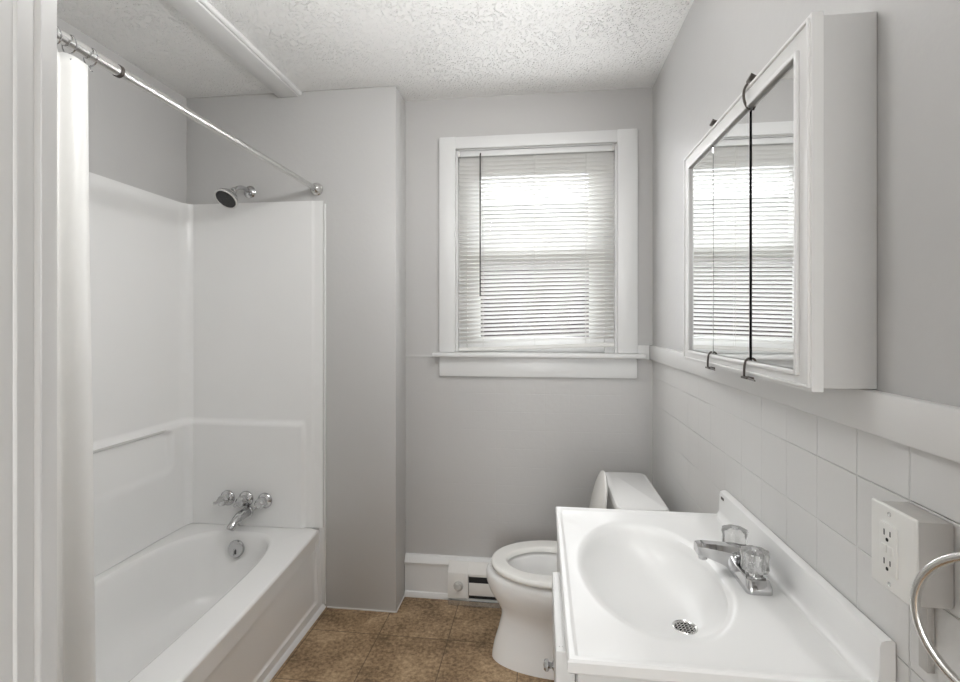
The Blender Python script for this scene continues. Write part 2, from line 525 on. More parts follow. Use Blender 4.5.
# foot moulding along the tub, bead at the surround edge, bead at the foot of the chase
bm = bmesh.new(); prism(bm, [(-1.036, 0.0), (-1.021, 0.0), (-1.023, 0.007), (-1.030, 0.015), (-1.036, 0.017)], 'y', 0.755, YT - 0.001)
struct('trim_6', bm, M['white_trim'])
bm = bmesh.new(); box(bm, -1.031, -1.020, YT - 0.008, YT + 0.002, 0.018, 1.93, bev=0.003)
box(bm, -1.052, -1.021, YT - 0.0075, YT + 0.002, 0.019, 0.384, bev=0.002)
struct('trim_7', bm, M['white_trim'])
bm = bmesh.new()
box(bm, -1.015, -0.672, YT - 0.004, YT + 0.001, 0, 0.006, bev=0.001); box(bm, -0.677, -0.672, YT - 0.004, YB - 0.02, 0, 0.006, bev=0.001)
struct('trim_8', bm, M['white_trim'])
# baseboard of the back wall
bm = bmesh.new()
prism(bm, [(YB + 0.002, 0), (YB - 0.030, 0), (YB - 0.030, 0.012), (YB - 0.024, 0.024), (YB - 0.018, 0.027), (YB - 0.018, 0.160),
           (YB - 0.026, 0.163), (YB - 0.028, 0.172), (YB - 0.022, 0.186), (YB - 0.012, 0.203), (YB + 0.002, 0.206)], 'x', -0.674, XR - 0.001)
struct('baseboard_back', bm, M['white_trim'])
bm = bmesh.new(); box(bm, XR - 0.018, XR + 0.002, 1.56, YB - 0.032, 0, 0.165, bev=0.004)
struct('baseboard_right', bm, M['white_trim'])

# ------------------------------------------------------------------ window
win = bpy.data.objects.new('window_1', None); COL.objects.link(win); win.location = (-0.03, YB, 1.2); win['kind'] = 'structure'
bm = bmesh.new()
box(bm, -0.499, WX0, YB - 0.022, YB + 0.002, 1.216, 2.277, bev=0.003)
box(bm, WX1, 0.452, YB - 0.022, YB + 0.002, 1.216, 2.277, bev=0.003)
box(bm, WX0 - 0.001, WX1 + 0.001, YB - 0.0205, YB + 0.002, WZ1 - 0.004, 2.276, bev=0.003)
obj('window_casing', bm, M['casing'], win)
bm = bmesh.new(); box(bm, -0.529, 0.484, YB - 0.055, 2.56, 1.194, 1.215, bev=0.005, seg=3)
obj('window_stool', bm, M['casing'], win)
bm = bmesh.new(); box(bm, -0.499, 0.449, YB - 0.018, YB + 0.002, 1.098, 1.193, bev=0.003)
obj('window_apron', bm, M['casing'], win)
bm = bmesh.new()
box(bm, WX0 - 0.004, WX0 + 0.008, YB, 2.62, 1.212, WZ1); box(bm, WX1 - 0.008, WX1 + 0.004, YB, 2.62, 1.212, WZ1)
box(bm, WX0, WX1, YB, 2.62, WZ1 - 0.008, WZ1 + 0.004)
box(bm, WX0 + 0.006, WX0 + 0.05, 2.475, 2.61, 1.212, WZ1); box(bm, WX1 - 0.05, WX1 - 0.006, 2.475, 2.61, 1.212, WZ1)
box(bm, WX0 + 0.006, WX1 - 0.006, 2.475, 2.61, 2.17, WZ1)
obj('window_jamb', bm, M['casing'], win)


def sash(z0, z1, y0, y1, bot, top):
    bm = bmesh.new()
    box(bm, WX0 + 0.045, -0.306, y0, y1, z0, z1, bev=0.003); box(bm, 0.237, WX1 - 0.045, y0, y1, z0, z1, bev=0.003)
    box(bm, -0.307, 0.238, y0, y1, z0, z0 + bot, bev=0.003); box(bm, -0.307, 0.238, y0, y1, z1 - top, z1, bev=0.003)
    s = obj('sash', bm, M['sash'], win)
    ym = (y0 + y1) / 2
    obj('glass_pane', B(-0.308, 0.239, ym - 0.002, ym + 0.002, z0 + bot - 0.002, z1 - top + 0.002), M['glass'], s)
sash(1.216, 1.735, 2.495, 2.530, 0.075, 0.06)
sash(1.700, 2.175, 2.535, 2.570, 0.055, 0.06)

# ------------------------------------------------------------------ window blind
bx0, bx1 = WX0 + 0.010, WX1 - 0.010
by = 2.452
bl = thing('window_blind', (-0.03, by, 1.222), 'white mini blind half open inside the window frame', 'blind')
obj('head_rail', B(bx0, bx1, by - 0.016, by + 0.014, 2.184, 2.212, bev=0.002), M['casing'], bl)
NS = 46; zt, zb = 2.172, 1.262
def droop(z, x):
    return 0.028 * sstep(1.78, 1.22, z) * (x - bx0) / (bx1 - bx0) if z < 1.78 else 0.0
def sstep_down(z):
    t = max(0.0, min(1.0, (1.80 - z) / 0.58)); return t * t * (3 - 2 * t)
def lift(z, x):
    return 0.030 * sstep_down(z) * (x - bx0) / (bx1 - bx0)
TILT = R(30)      # room edge up, outer edge down
bm = bmesh.new()
for i in range(NS):
    z = zt + (zb - zt) * i / (NS - 1)
    prof = []
    for s in range(7):
        u = -0.0125 + 0.025 * s / 6
        prof.append((u, 0.0016 * (1 - (u / 0.0125) ** 2)))
    prof = prof + [(u, v - 0.0006) for u, v in reversed(prof)]
    rings = []
    for x in (bx0 + 0.002, bx1 - 0.002):
        dz = lift(z, x)
        rings.append([(x, by + u * math.cos(TILT) + v * math.sin(TILT), z + dz - u * math.sin(TILT) + v * math.cos(TILT)) for u, v in prof])
    loft(bm, rings)
obj('slats', bm, M['slat'], bl, sharp=60)
bm = bmesh.new()
rings = []
for x in (bx0, bx1):
    z = 1.218 + lift(1.22, x)
    rings.append([(x, by + a, z + b) for a, b in ((-0.011, 0.003), (-0.008, 0), (0.008, 0), (0.011, 0.003), (0.011, 0.015), (0.008, 0.018), (-0.008, 0.018), (-0.011, 0.015))])
loft(bm, rings)
obj('bottom_rail', bm, M['bottomrail'], bl)
for x in (-0.285, -0.03, 0.215):
    bm = bmesh.new()
    for dy in (-0.0135, 0.0135):
        tube(bm, [(x, by + dy, 2.185), (x, by + dy, 1.228 + lift(1.22, x))], 0.0008, 6)
    obj('ladder_cord', bm, M['cord'], bl)
bm = bmesh.new(); tube(bm, [(-0.296, by - 0.020, 2.196), (-0.297, by - 0.026, 2.185), (-0.297, by - 0.026, 1.492)], 0.0035, 8)
obj('tilt_wand', bm, M['wand'], bl)
for xa in (bx0 - 0.001, bx1 - 0.010):
    obj('rail_bracket', B(xa, xa + 0.011, by - 0.019, by + 0.014, 2.182, 2.2135), M['steel'], bl)

# ------------------------------------------------------------------ outside
nb = thing('neighbour_building', (0, 5.6, -1.2), 'pale sided building with a dark roof edge seen through the blind', 'building')
obj('siding_wall', B(-6, 6, 5.6, 8, 1.96, 2.55), M['siding'], nb)
obj('masonry_wall', B(-6, 6, 5.58, 8, -1.2, 1.96), M['brick'], nb)
obj('roof_edge', B(-6.1, 6.1, 5.45, 8.1, 2.55, 2.68, bev=0.01), M['black'], nb)
bm = bmesh.new(); box(bm, -9, 9, -6, 2.62, ZC + 0.09, 11.0); box(bm, -9, -1.96, 2.45, 2.62, -1.2, ZC + 0.09); box(bm, 0.73, 9, 2.45, 2.62, -1.2, ZC + 0.09)  # unseen house mass, its height added to shade the neighbour building from the sky
box(bm, -1.96, 0.73, 2.45, 2.62, -1.2, -0.07)
struct('wall_outside_sky_block', bm, M['siding'])
struct('ground', B(-12, 12, 2.75, 20, -1.3, -1.2), M['ground'])

# ------------------------------------------------------------------ bathtub
TY0, TY1, TX0 = 0.757, YT - 0.002, XL + 0.004
ZR = 0.38
def xout(y):
    t = (YT - y) / 1.52
    return -1.051 + 0.13 * (1.1 * t - 0.45 * t * t)
tubt = thing('bathtub', (-1.4, 1.5, 0), 'white built-in bathtub with panelled apron beside the brown floor', 'bathtub')
icx, icy = -1.395, 1.525
N = 128
angs = sorted([2 * PI * i / N for i in range(N)] + [math.atan2(sy * (abs((TY1 if sy > 0 else TY0) - icy)), sx) for sx, sy in ()])
def outer_pt(a, inset, z):
    dx, dy = math.cos(a), math.sin(a)
    best = 9e9
    y1, y0, x0 = TY1 - inset, TY0 + inset, TX0 + inset
    if dy > 1e-9: best = min(best, (y1 - icy) / dy)
    if dy < -1e-9: best = min(best, (y0 - icy) / dy)
    if dx < -1e-9: best = min(best, (x0 - icx) / dx)
    if dx > 1e-9:
        t = 0.35
        for _ in range(12): t = (xout(icy + dy * t) - inset - icx) / dx
        if 0 < t < best: best = t
    return (icx + dx * best, icy + dy * best, z)
def inner_ring(x0, x1, y0, y1, n, z, dz_end=0.0, taper=0.0):
    cx, cy, hx, hy = (x0 + x1) / 2, (y0 + y1) / 2, (x1 - x0) / 2, (y1 - y0) / 2
    r = []
    for a in angs:
        # same direction from (icx,icy) in the scaled frame
        dx, dy = math.cos(a), math.sin(a)
        # remap to rectangle-ish angles
        k = (abs(dx / hx) ** n + abs(dy / hy) ** n) ** (-1.0 / n)
        x, y = cx + dx * k, cy + dy * k
        if x > cx and taper: x += taper * (cy - y) / hy * (x - cx) / hx
        r.append((x, y, z))
    return r
bm = bmesh.new()
rings = [[outer_pt(a, 0.004, 0.30) for a in angs], [outer_pt(a, 0.001, ZR - 0.016) for a in angs], [outer_pt(a, 0.0, ZR - 0.011) for a in angs],
         [outer_pt(a, 0.0025, ZR - 0.004) for a in angs], [outer_pt(a, 0.009, ZR - 0.0005) for a in angs], [outer_pt(a, 0.012, ZR) for a in angs],
         inner_ring(-1.676, -1.119, 0.861, 2.189, 3.6, ZR, taper=0.024), inner_ring(-1.673, -1.122, 0.864, 2.186, 3.6, ZR - 0.0003, taper=0.024),
         inner_ring(-1.666, -1.130, 0.872, 2.178, 3.6, ZR - 0.004, taper=0.024),
         inner_ring(-1.660, -1.136, 0.882, 2.170, 3.5, ZR - 0.018, taper=0.022),
         inner_ring(-1.648, -1.150, 0.92, 2.158, 3.4, 0.29, taper=0.02),
         inner_ring(-1.632, -1.168, 0.975, 2.142, 3.3, 0.20, taper=0.018),
         inner_ring(-1.612, -1.190, 1.03, 2.122, 3.2, 0.12, taper=0.015),
         inner_ring(-1.585, -1.216, 1.08, 2.095, 3.0, 0.082, taper=0.01),
         inner_ring(-1.54, -1.262, 1.13, 2.05, 2.8, 0.066),
         inner_ring(-1.46, -1.34, 1.25, 1.93, 2.4, 0.060)]
loft(bm, rings, cap0=False)
obj('basin', bm, M['tub'], tubt, sharp=50)


def field(bm, nu, nv, fn, back):
    """grid front surface fn(u,v)->point, skirt to back(point)"""
    g = [[bm.verts.new(fn(i / nu, j / nv)) for j in range(nv + 1)] for i in range(nu + 1)]
    for i in range(nu):
        for j in range(nv):
            bm.faces.new((g[i][j], g[i + 1][j], g[i + 1][j + 1], g[i][j + 1]))
    loop = [g[i][0] for i in range(nu)] + [g[nu][j] for j in range(nv)] + [g[i][nv] for i in range(nu, 0, -1)] + [g[0][j] for j in range(nv, 0, -1)]
    bk = [bm.verts.new(back(v.co)) for v in loop]
    n = len(loop)
    for i in range(n):
        bm.faces.new((loop[i], loop[(i + 1) % n], bk[(i + 1) % n], bk[i]))
    bm.faces.new(bk)

bm = bmesh.new()
def fn(u, v):
    y = TY0 + (TY1 - TY0) * u; z = 0.002 + 0.366 * v
    s = z / 0.37
    x = -1.036 * (1 - s) + (xout(y) - 0.004) * s
    rec = sstep(0.05, 0.058, z) * sstep(2.215, 2.207, y) if False else 0
    m_ = (1 if z > 0.056 else 0) * (1 if y < 2.212 else 0)
    ez = sstep(0.050, 0.060, z); ey = 1 - sstep(2.205, 2.217, y)
    return (x - 0.007 * ez * ey, y, z)
field(bm, 150, 60, fn, lambda c: Vector((-1.12, c.y, c.z)))
obj('apron', bm, M['tub'], tubt)
# overflow plate with trip lever on the sloping end of the basin
ov = Vector((-1.405, 2.150, 0.312)); ax = Vector((0, -0.985, 0.17))
bm = bmesh.new(); lathe(bm, ov - ax * 0.006, ax, [(0, 0.039), (0.008, 0.039), (0.012, 0.036), (0.014, 0.02), (0.0145, 0.004)], 32)
op = obj('overflow_plate', bm, M['chrome'], tubt)
bm = bmesh.new(); tube(bm, [ov + ax * 0.006, ov + ax * 0.016 + Vector((0, 0, -0.006)), ov + ax * 0.020 + Vector((0, 0, -0.024))], [0.005, 0.0045, 0.005], 10)
obj('trip_lever', bm, M['chrome'], op)
bm = bmesh.new(); lathe(bm, (-1.42, 2.0, 0.056), (0, 0, 1), [(0, 0.03), (0.008, 0.03), (0.010, 0.026), (0.008, 0.01)], 28)
obj('drain', bm, M['chrome'], tubt)

# ------------------------------------------------------------------ tub surround
sr = thing('tub_surround', (-1.4, 1.6, ZR), 'glossy white moulded wall surround above the bathtub', 'tub surround')
ZS = 1.944
bm = bmesh.new()
def fn(u, v):
    y = 0.775 + (YT - 0.006 - 0.775) * u
    z = ZR + 0.002 + (ZS - ZR - 0.002) * v
    low = 1 - sstep(0.872, 0.890, z)
    d = 0.012 + 0.026 * low
    # hollow grip band under the ledge with a rounded end
    ze = 0.765 + 0.0
    yend = 2.135 - 0.05 * (1 - min(1.0, abs(1 - abs((z - 0.765) / 0.105)) * 3)) ** 2
    inside = (1 - sstep(yend - 0.03, yend, y)) * sstep(0.655, 0.690, z) * (1 - sstep(0.852, 0.864, z))
    prof = 0.25 + 0.75 * (z - 0.66) / 0.2
    d -= 0.024 * inside * prof
    # cove into the corner
    cv = max(0.0, y - (YT - 0.075)) / 0.07
    d += 0.055 * (1 - math.sqrt(max(0.0, 1 - min(1, cv) ** 2)))
    return (XL + d, y, z)
field(bm, 150, 160, fn, lambda c: Vector((XL + 0.001, c.y, c.z)))
obj('long_panel', bm, M['acrylic'], sr, sharp=60)
bm = bmesh.new()
def fn(u, v):
    x = XL + 0.006 + (-1.033 - XL - 0.006) * u
    z = ZR + 0.002 + (ZS - ZR - 0.002) * v
    low = (1 - sstep(0.874, 0.886, z)) * (1 - sstep(-1.135, -1.115, x))
    d = 0.008 + 0.014 * low + 0.004 * (1 - sstep(-1.085, -1.080, x))
    return (x, YT - d, z)
field(bm, 110, 160, fn, lambda c: Vector((c.x, YT - 0.001, c.z)))
obj('end_panel', bm, M['acrylic'], sr, sharp=60)

# ------------------------------------------------------------------ tub taps, spout, shower head
YE = YT - 0.0262
def tub_handle(x, z, rot, label):
    t = thing('bath_tap', (x, YE, z), label, 'tap handle', 'chrome tub taps')
    bm = bmesh.new(); lathe(bm, (x, YE, z), (0, -1, 0), [(0, 0.037), (0.004, 0.037), (0.009, 0.034), (0.016, 0.022), (0.028, 0.017)], 32)
    obj('escutcheon', bm, M['chrome'], t)
    bm = bmesh.new()
    lathe(bm, (x, YE - 0.026, z), (0, -1, 0), [(0, 0.017), (0.010, 0.0245), (0.026, 0.023), (0.032, 0.017), (0.034, 0.004)], 24, flute=6, famp=0.07)
    k = obj('knob', bm, M['chrome'], t)
    dx, dz = math.cos(rot), math.sin(rot)
    bm = bmesh.new(); tube(bm, [(x, YE - 0.048, z), (x + dx * 0.018, YE - 0.054, z + dz * 0.018), (x + dx * 0.034, YE - 0.058, z + dz * 0.034)], [0.008, 0.007, 0.006], 12)
    obj('lever', bm, M['chrome'], k)
tub_handle(-1.508, 0.513, R(195), 'left chrome tub tap, nearest the long surround wall')
tub_handle(-1.412, 0.513, R(215), 'middle chrome tub tap, right above the spout')
tub_handle(-1.316, 0.508, R(225), 'right chrome tub tap, nearest the tub apron side')
sp = thing('tub_spout', (-1.402, YE, 0.445), 'chrome tub spout on the end wall below the middle tap', 'spout')
bm = bmesh.new(); lathe(bm, (-1.402, YE, 0.452), (0, -1, 0), [(0, 0.027), (0.006, 0.027), (0.010, 0.022)], 28)
obj('wall_collar', bm, M['chrome'], sp)
bm = bmesh.new()
tube(bm, bez((-1.402, YE - 0.002, 0.452), (-1.402, YE - 0.06, 0.458), (-1.405, YE - 0.10, 0.450), (-1.410, YE - 0.128, 0.415)), [0.021, 0.022, 0.023, 0.0235, 0.0235, 0.023, 0.0225, 0.022, 0.021, 0.020, 0.0195, 0.019, 0.0185, 0.018, 0.0175], 20)
obj('spout_body', bm, M['chrome'], sp)

sh = thing('wall_shower', (-1.41, YT, 2.0), 'chrome shower head with a dark face on a short wall arm', 'shower head')
bm = bmesh.new(); lathe(bm, (-1.41, YT + 0.003, 1.998), (0, -1, 0), [(0, 0.031), (0.005, 0.031), (0.012, 0.024), (0.018, 0.012)], 32)
obj('wall_flange', bm, M['chrome'], sh)
bm = bmesh.new(); tube(bm, bez((-1.41, YT, 1.998), (-1.412, YT - 0.05, 2.015), (-1.418, YT - 0.075, 2.005), (-1.425, YT - 0.10, 1.985)), 0.0095, 14)
obj('shower_arm', bm, M['chrome'], sh)
hd = Vector((-0.12, -0.62, -0.72)).normalized(); ho = Vector((-1.425, YT - 0.098, 1.987))
bm = bmesh.new()
lathe(bm, ho, hd, [(0, 0.012), (0.012, 0.016), (0.020, 0.014), (0.028, 0.021), (0.045, 0.037), (0.062, 0.049), (0.070, 0.053), (0.076, 0.0525), (0.078, 0.050)], 36)
hb = obj('head_body', bm, M['chrome'], sh)
bm = bmesh.new()
lathe(bm, ho + hd * 0.0765, hd, [(0, 0.0465), (0.004, 0.046), (0.006, 0.035), (0.0065, 0.004)], 32)
a_, b_ = frame_of(hd)
for rr, nn in ((0.036, 16), (0.024, 11), (0.011, 5)):
    for i in range(nn):
        t = 2 * PI * i / nn
        c = ho + hd * 0.081 + (a_ * math.cos(t) + b_ * math.sin(t)) * rr
        lathe(bm, c, hd, [(0, 0.0022), (0.004, 0.0014)], 6)
obj('spray_face', bm, M['black'], sh)
bm = bmesh.new(); torus(bm, ho + hd * 0.0785, hd, 0.0495, 0.0036, 40, 10)
obj('face_ring', bm, M['plate'], sh, label='light ring around the dark spray face')

# ------------------------------------------------------------------ curtain rod, rings, curtain
RX, RZ = -1.066, 2.0
rod = thing('shower_curtain_rod', (RX, 1.5, RZ), 'steel tension rod running over the outer edge of the bathtub', 'curtain rod')
bm = bmesh.new(); tube(bm, [(RX, 1.14, RZ), (RX, YT - 0.004, RZ)], 0.0122, 20)
obj('inner_tube', bm, M['steel'], rod)
bm = bmesh.new(); tube(bm, [(RX, 0.755, RZ), (RX, 1.142, RZ)], 0.0142, 20)
obj('outer_tube', bm, M['steel'], rod)
bm = bmesh.new(); lathe(bm, (RX, 1.136, RZ), (0, 1, 0), [(0, 0.0145), (0.001, 0.0158), (0.010, 0.0158), (0.012, 0.0125)], 20)
obj('joint_collar', bm, M['bronze'], rod)
for y, d in ((YT, -1), (0.75, 1)):
    bm = bmesh.new(); lathe(bm, (RX, y - 0.001 * d, RZ), (0, d, 0), [(0, 0.031), (0.010, 0.031), (0.016, 0.026), (0.026, 0.023), (0.034, 0.0145)], 28)
    obj('end_flange', bm, M['nickel'], rod)

cur = bmesh.new()
def cpt(s, z):
    # s along the bunched cloth
    y = 0.80 + 0.262 * s
    k = (RZ - z) / 1.75
    tuck = 0.0
    amp = (0.014 + 0.010 * k) * (1 - 0.45 * s) * (1 - 0.45 * tuck)
    ph = 2 * PI * 3.4 * s + 0.5 * k + 0.25 * math.sin(5 * k)
    x = RX - 0.105 * tuck + amp * math.cos(ph) - 0.006 * sstep(0.93, 1.0, s)
    yy = y + 0.006 * math.sin(ph) + 0.030 * k * s + 0.003 * math.sin(9 * k + 4 * s) * k
    return (x, yy, z - 0.010 * (0.5 - 0.5 * math.cos(2 * PI * 5 * s)) * max(0, 1 - k * 30))
ns, nz_ = 110, 44
zz = [1.972 - (1.972 - 0.40) * (j / nz_) for j in range(nz_ + 1)]
g = [[cur.verts.new(cpt(i / ns, z)) for z in zz] for i in range(ns + 1)]
for i in range(ns):
    for j in range(nz_):
        cur.faces.new((g[i][j], g[i + 1][j], g[i + 1][j + 1], g[i][j + 1]))
co = obj('shower_curtain', cur, M['curtain'], origin=(RX, 0.93, 0.40), sharp=80)
sm = co.modifiers.new('thickness', 'SOLIDIFY'); sm.thickness = 0.0012
tag(co, 'white shower curtain gathered at the near end of the rod', 'shower curtain')
for s, lab in ((0.985, 'curtain ring at the outer corner of the white shower curtain'),
               (0.82, 'second curtain ring from the free edge of the white curtain'),
               (0.64, 'third curtain ring from the free edge, half behind the door frame')):
    c = cpt(s, 1.972)
    bm = bmesh.new(); torus(bm, (RX, c[1], RZ - 0.006), (0.12, 1, 0.05), 0.0215, 0.0017, 28, 8)
    tube(bm, [(RX, c[1], RZ - 0.0265), (RX - 0.002, c[1], RZ - 0.037), (RX + 0.004, c[1], RZ - 0.040)], 0.0018, 8)
    tag(obj('curtain_ring', bm, M['chrome'], origin=(RX, c[1], RZ)), lab, 'curtain ring', 'curtain rings on the rod')

# ------------------------------------------------------------------ toilet
TYC = 2.035
toi = thing('toilet', (0.1, TYC, 0), 'white two piece toilet with raised lid behind the vanity', 'toilet')
def egg(xf, xb, hw, z, n=56, yc=TYC, cxr=0.62):
    c = xf + (xb - xf) * cxr
    r = []
    for i in range(n):
        a = 2 * PI * i / n
        ca, sa = math.cos(a), math.sin(a)
        L = (xb - c) if ca > 0 else (c - xf)
        e = 0.80 if ca > 0 else 1.0
        r.append((c + L * math.copysign(abs(ca) ** e, ca), yc + hw * math.copysign(abs(sa) ** (0.92 if ca > 0 else 1.0), sa), z))
    return r
bm = bmesh.new()
rings = [egg(-0.200, 0.30, 0.125, 0.0), egg(-0.198, 0.30, 0.124, 0.02), egg(-0.190, 0.30, 0.118, 0.06), egg(-0.172, 0.30, 0.110, 0.12),
         egg(-0.160, 0.30, 0.112, 0.17), egg(-0.162, 0.31, 0.122, 0.20), egg(-0.182, 0.33, 0.145, 0.235), egg(-0.207, 0.35, 0.172, 0.275),
         egg(-0.221, 0.36, 0.190, 0.315), egg(-0.223, 0.37, 0.194, 0.345), egg(-0.220, 0.37, 0.193, 0.358), egg(-0.215, 0.365, 0.188, 0.364), egg(-0.208, 0.36, 0.182, 0.3665), egg(-0.200, 0.355, 0.175, 0.367),
         egg(-0.150, 0.15, 0.125, 0.368), egg(-0.138, 0.14, 0.115, 0.355), egg(-0.125, 0.13, 0.105, 0.32),
         egg(-0.095, 0.11, 0.085, 0.27), egg(-0.05, 0.09, 0.06, 0.225), egg(0.0, 0.07, 0.03, 0.21)]
loft(bm, rings)
obj('bowl', bm, M['porcelain'], toi, sharp=60)
bm = bmesh.new()
so = [egg(-0.198, 0.195, 0.185, 0.378), egg(-0.202, 0.20, 0.189, 0.381), egg(-0.203, 0.201, 0.190, 0.390), egg(-0.2005, 0.198, 0.1875, 0.3965), egg(-0.195, 0.193, 0.182, 0.399), egg(-0.192, 0.19, 0.179, 0.3995)]
si = [egg(-0.147, 0.142, 0.125, 0.3975), egg(-0.144, 0.139, 0.122, 0.397), egg(-0.138, 0.133, 0.116, 0.392), egg(-0.136, 0.131, 0.114, 0.378)]
rr = so + si
vr = loft(bm, rr, False, False)
n = len(vr[0])
for i in range(n):
    bm.faces.new((vr[-1][i], vr[-1][(i + 1) % n], vr[0][(i + 1) % n], vr[0][i]))
obj('seat', bm, M['seat'], toi, sharp=60)
# raised lid: egg plate turned up about its hinge, leaning back on the tank
bm = bmesh.new()
hx, hz, la = 0.180, 0.400, R(100)
def lidpt(p, th):
    # p: flat lid coordinates with the hinge at xb ; rotate about the Y axis
    l = hx - p[0]; t = th
    return (hx - l * math.cos(la) + t * math.sin(la), p[1], hz + l * math.sin(la) + t * math.cos(la))
flat = lambda sc_, th: [lidpt((hx + (p[0] - hx) * sc_, TYC + (p[1] - TYC) * sc_), th) for p in egg(-0.208, hx, 0.182, 0)]
loft(bm, [flat(0.93, 0.0), flat(0.955, 0.004), flat(0.955, 0.010), flat(0.93, 0.016), flat(0.78, 0.018)])
obj('lid', bm, M['seat'], toi, sharp=50)
for dx_, dy in ((-0.165, -0.05), (-0.165, 0.05), (0.06, -0.148), (0.06, 0.148)):
    bm = bmesh.new(); box(bm, dx_ - 0.012, dx_ + 0.012, TYC + dy - 0.007, TYC + dy + 0.007, 0.364, 0.380, bev=0.002)
    obj('seat_bumper', bm, M['seat'], toi)
for dy in (-0.075, 0.075):
    bm = bmesh.new(); box(bm, 0.172, 0.212, TYC + dy - 0.02, TYC + dy + 0.02, 0.366, 0.404, bev=0.006)
    obj('hinge', bm, M['seat'], toi)
bm = bmesh.new()
def rrect(x0, x1, y0, y1, r, z, n=6):
    p = []
    for cx_, cy_, a0 in ((x1 - r, y1 - r, 0), (x0 + r, y1 - r, 90), (x0 + r, y0 + r, 180), (x1 - r, y0 + r, 270)):
        for i in range(n + 1):
            a = R(a0 + 90 * i / n); p.append((cx_ + r * math.cos(a), cy_ + r * math.sin(a), z))
    return p
ty0, ty1, tx0, tx1 = 1.815, 2.265, 0.268, 0.455
loft(bm, [rrect(tx0 + 0.03, tx1 - 0.008, ty0 + 0.04, ty1 - 0.04, 0.03, 0.36), rrect(tx0 + 0.015, tx1 - 0.008, ty0 + 0.025, ty1 - 0.025, 0.03, 0.40),
          rrect(tx0 + 0.008, tx1 - 0.008, ty0 + 0.012, ty1 - 0.012, 0.03, 0.66)])
tk = obj('tank', bm, M['porcelain'], toi)
bm = bmesh.new(); tube(bm, [(tx0 + 0.012, ty1 - 0.07, 0.63), (tx0 - 0.012, ty1 - 0.07, 0.63), (tx0 - 0.016, ty1 - 0.11, 0.627), (tx0 - 0.016, ty1 - 0.14, 0.622)], [0.009, 0.007, 0.006, 0.007], 10)
obj('flush_lever', bm, M['chrome'], tk)
bm = bmesh.new()
loft(bm, [rrect(tx0 + 0.004, tx1, ty0 + 0.003, ty1 - 0.003, 0.03, 0.660), rrect(tx0, tx1, ty0, ty1, 0.03, 0.668), rrect(tx0, tx1, ty0, ty1, 0.03, 0.690),
          rrect(tx0 + 0.004, tx1 - 0.004, ty0 + 0.004, ty1 - 0.004, 0.028, 0.698), rrect(tx0 + 0.014, tx1 - 0.014, ty0 + 0.014, ty1 - 0.014, 0.02, 0.702)])
obj('tank_lid', bm, M['porcelain'], toi)

# ------------------------------------------------------------------ baseboard heater
hx0, hx1, hy0 = -0.447, 0.49, 2.362
yw = YB - 0.031
he = thing('baseboard_heater', (0.0, 2.39, 0.0), 'white electric baseboard heater with a round knob beside the toilet', 'heater')
bm = bmesh.new()
prism(bm, [(yw, 0.035), (hy0, 0.035), (hy0, 0.150), (hy0 + 0.004, 0.158), (yw, 0.196)], 'x', hx0, hx0 + 0.100)
box(bm, hx0 + 0.02, hx1, hy0 + 0.006, yw, 0.001, 0.03)
cbx = obj('control_box', bm, M['heater'], he)
bm = bmesh.new(); lathe(bm, (hx0 + 0.052, hy0 + 0.001, 0.094), (0, -1, 0), [(0, 0.024), (0.003, 0.024), (0.004, 0.019), (0.006, 0.017), (0.018, 0.0155), (0.020, 0.012)], 24, flute=12, famp=0.03)
obj('thermostat_knob', bm, M['knobgrey'], cbx, label='grey thermostat knob')
bm = bmesh.new()
prism(bm, [(yw, 0.190), (yw, 0.1955), (hy0 + 0.004, 0.158), (hy0, 0.152), (hy0, 0.142), (hy0 + 0.002, 0.142), (hy0 + 0.003, 0.151)], 'x', hx0 + 0.101, hx1)
obj('top_cover', bm, M['heater'], he)
bm = bmesh.new(); box(bm, hx0 + 0.103, hx1, hy0, hy0 + 0.003, 0.052, 0.112, bev=0.001)
obj('front_panel', bm, M['heater'], he)
bm = bmesh.new(); box(bm, hx0 + 0.1005, hx1, hy0 + 0.016, yw, 0.03, 0.15)
obj('heating_element', bm, M['dark'], he)
bm = bmesh.new(); prism(bm, [(yw, 0.002), (hy0 - 0.004, 0.002), (hy0 - 0.004, 0.026), (hy0 - 0.001, 0.026), (hy0 - 0.001, 0.006), (yw, 0.006)], 'x', hx0 + 0.001, hx1)
obj('bottom_tray', bm, M['steel'], he)

# ------------------------------------------------------------------ vanity cabinet
VY0, VY1 = 0.808, 1.482
VX0 = 0.0425
van = thing('vanity_cabinet', (0.28, 1.147, 0), 'white vanity cabinet under the marble sink top by the right wall', 'vanity')
bm = bmesh.new()
for a in ((0.060, XR - 0.004, VY0 + 0.015, VY0 + 0.031, 0.09, 0.794), (0.060, XR - 0.004, VY1 - 0.028, VY1 - 0.012, 0.09, 0.794),
          (0.060, XR - 0.004, VY0 + 0.031, VY1 - 0.028, 0.09, 0.106), (XR - 0.010, XR - 0.004, VY0 + 0.031, VY1 - 0.028, 0.106, 0.794),
          (0.060, 0.078, VY0 + 0.031, VY1 - 0.028, 0.106, 0.794)):
    box(bm, *a)
box(bm, 0.12, XR - 0.004, VY0 + 0.02, VY1 - 0.02, 0.0, 0.09)
obj('carcass', bm, M['cabinet'], van)
def front(name, y0, y1, z0, z1, x0, x1):
    bm = bmesh.new(); box(bm, x0, x1, y0, y1, z0, z1, bev=0.003)
    for k in (0.006, 0.011):
        box(bm, x0 + k, x0 + k + 0.0025, y0 + 0.012, y1 - 0.012, z1 - 0.0005, z1 + 0.0012)
    return obj(name, bm, M['cabinet'], van)
dr = front('drawer', 0.868, 1.145, 0.665, 0.7935, 0.025, 0.059)
dn = front('door', 0.835, 1.145, 0.11, 0.655, 0.034, 0.059)
df = front('door', 1.155, VY1 - 0.014, 0.11, 0.7935, 0.046, 0.059)
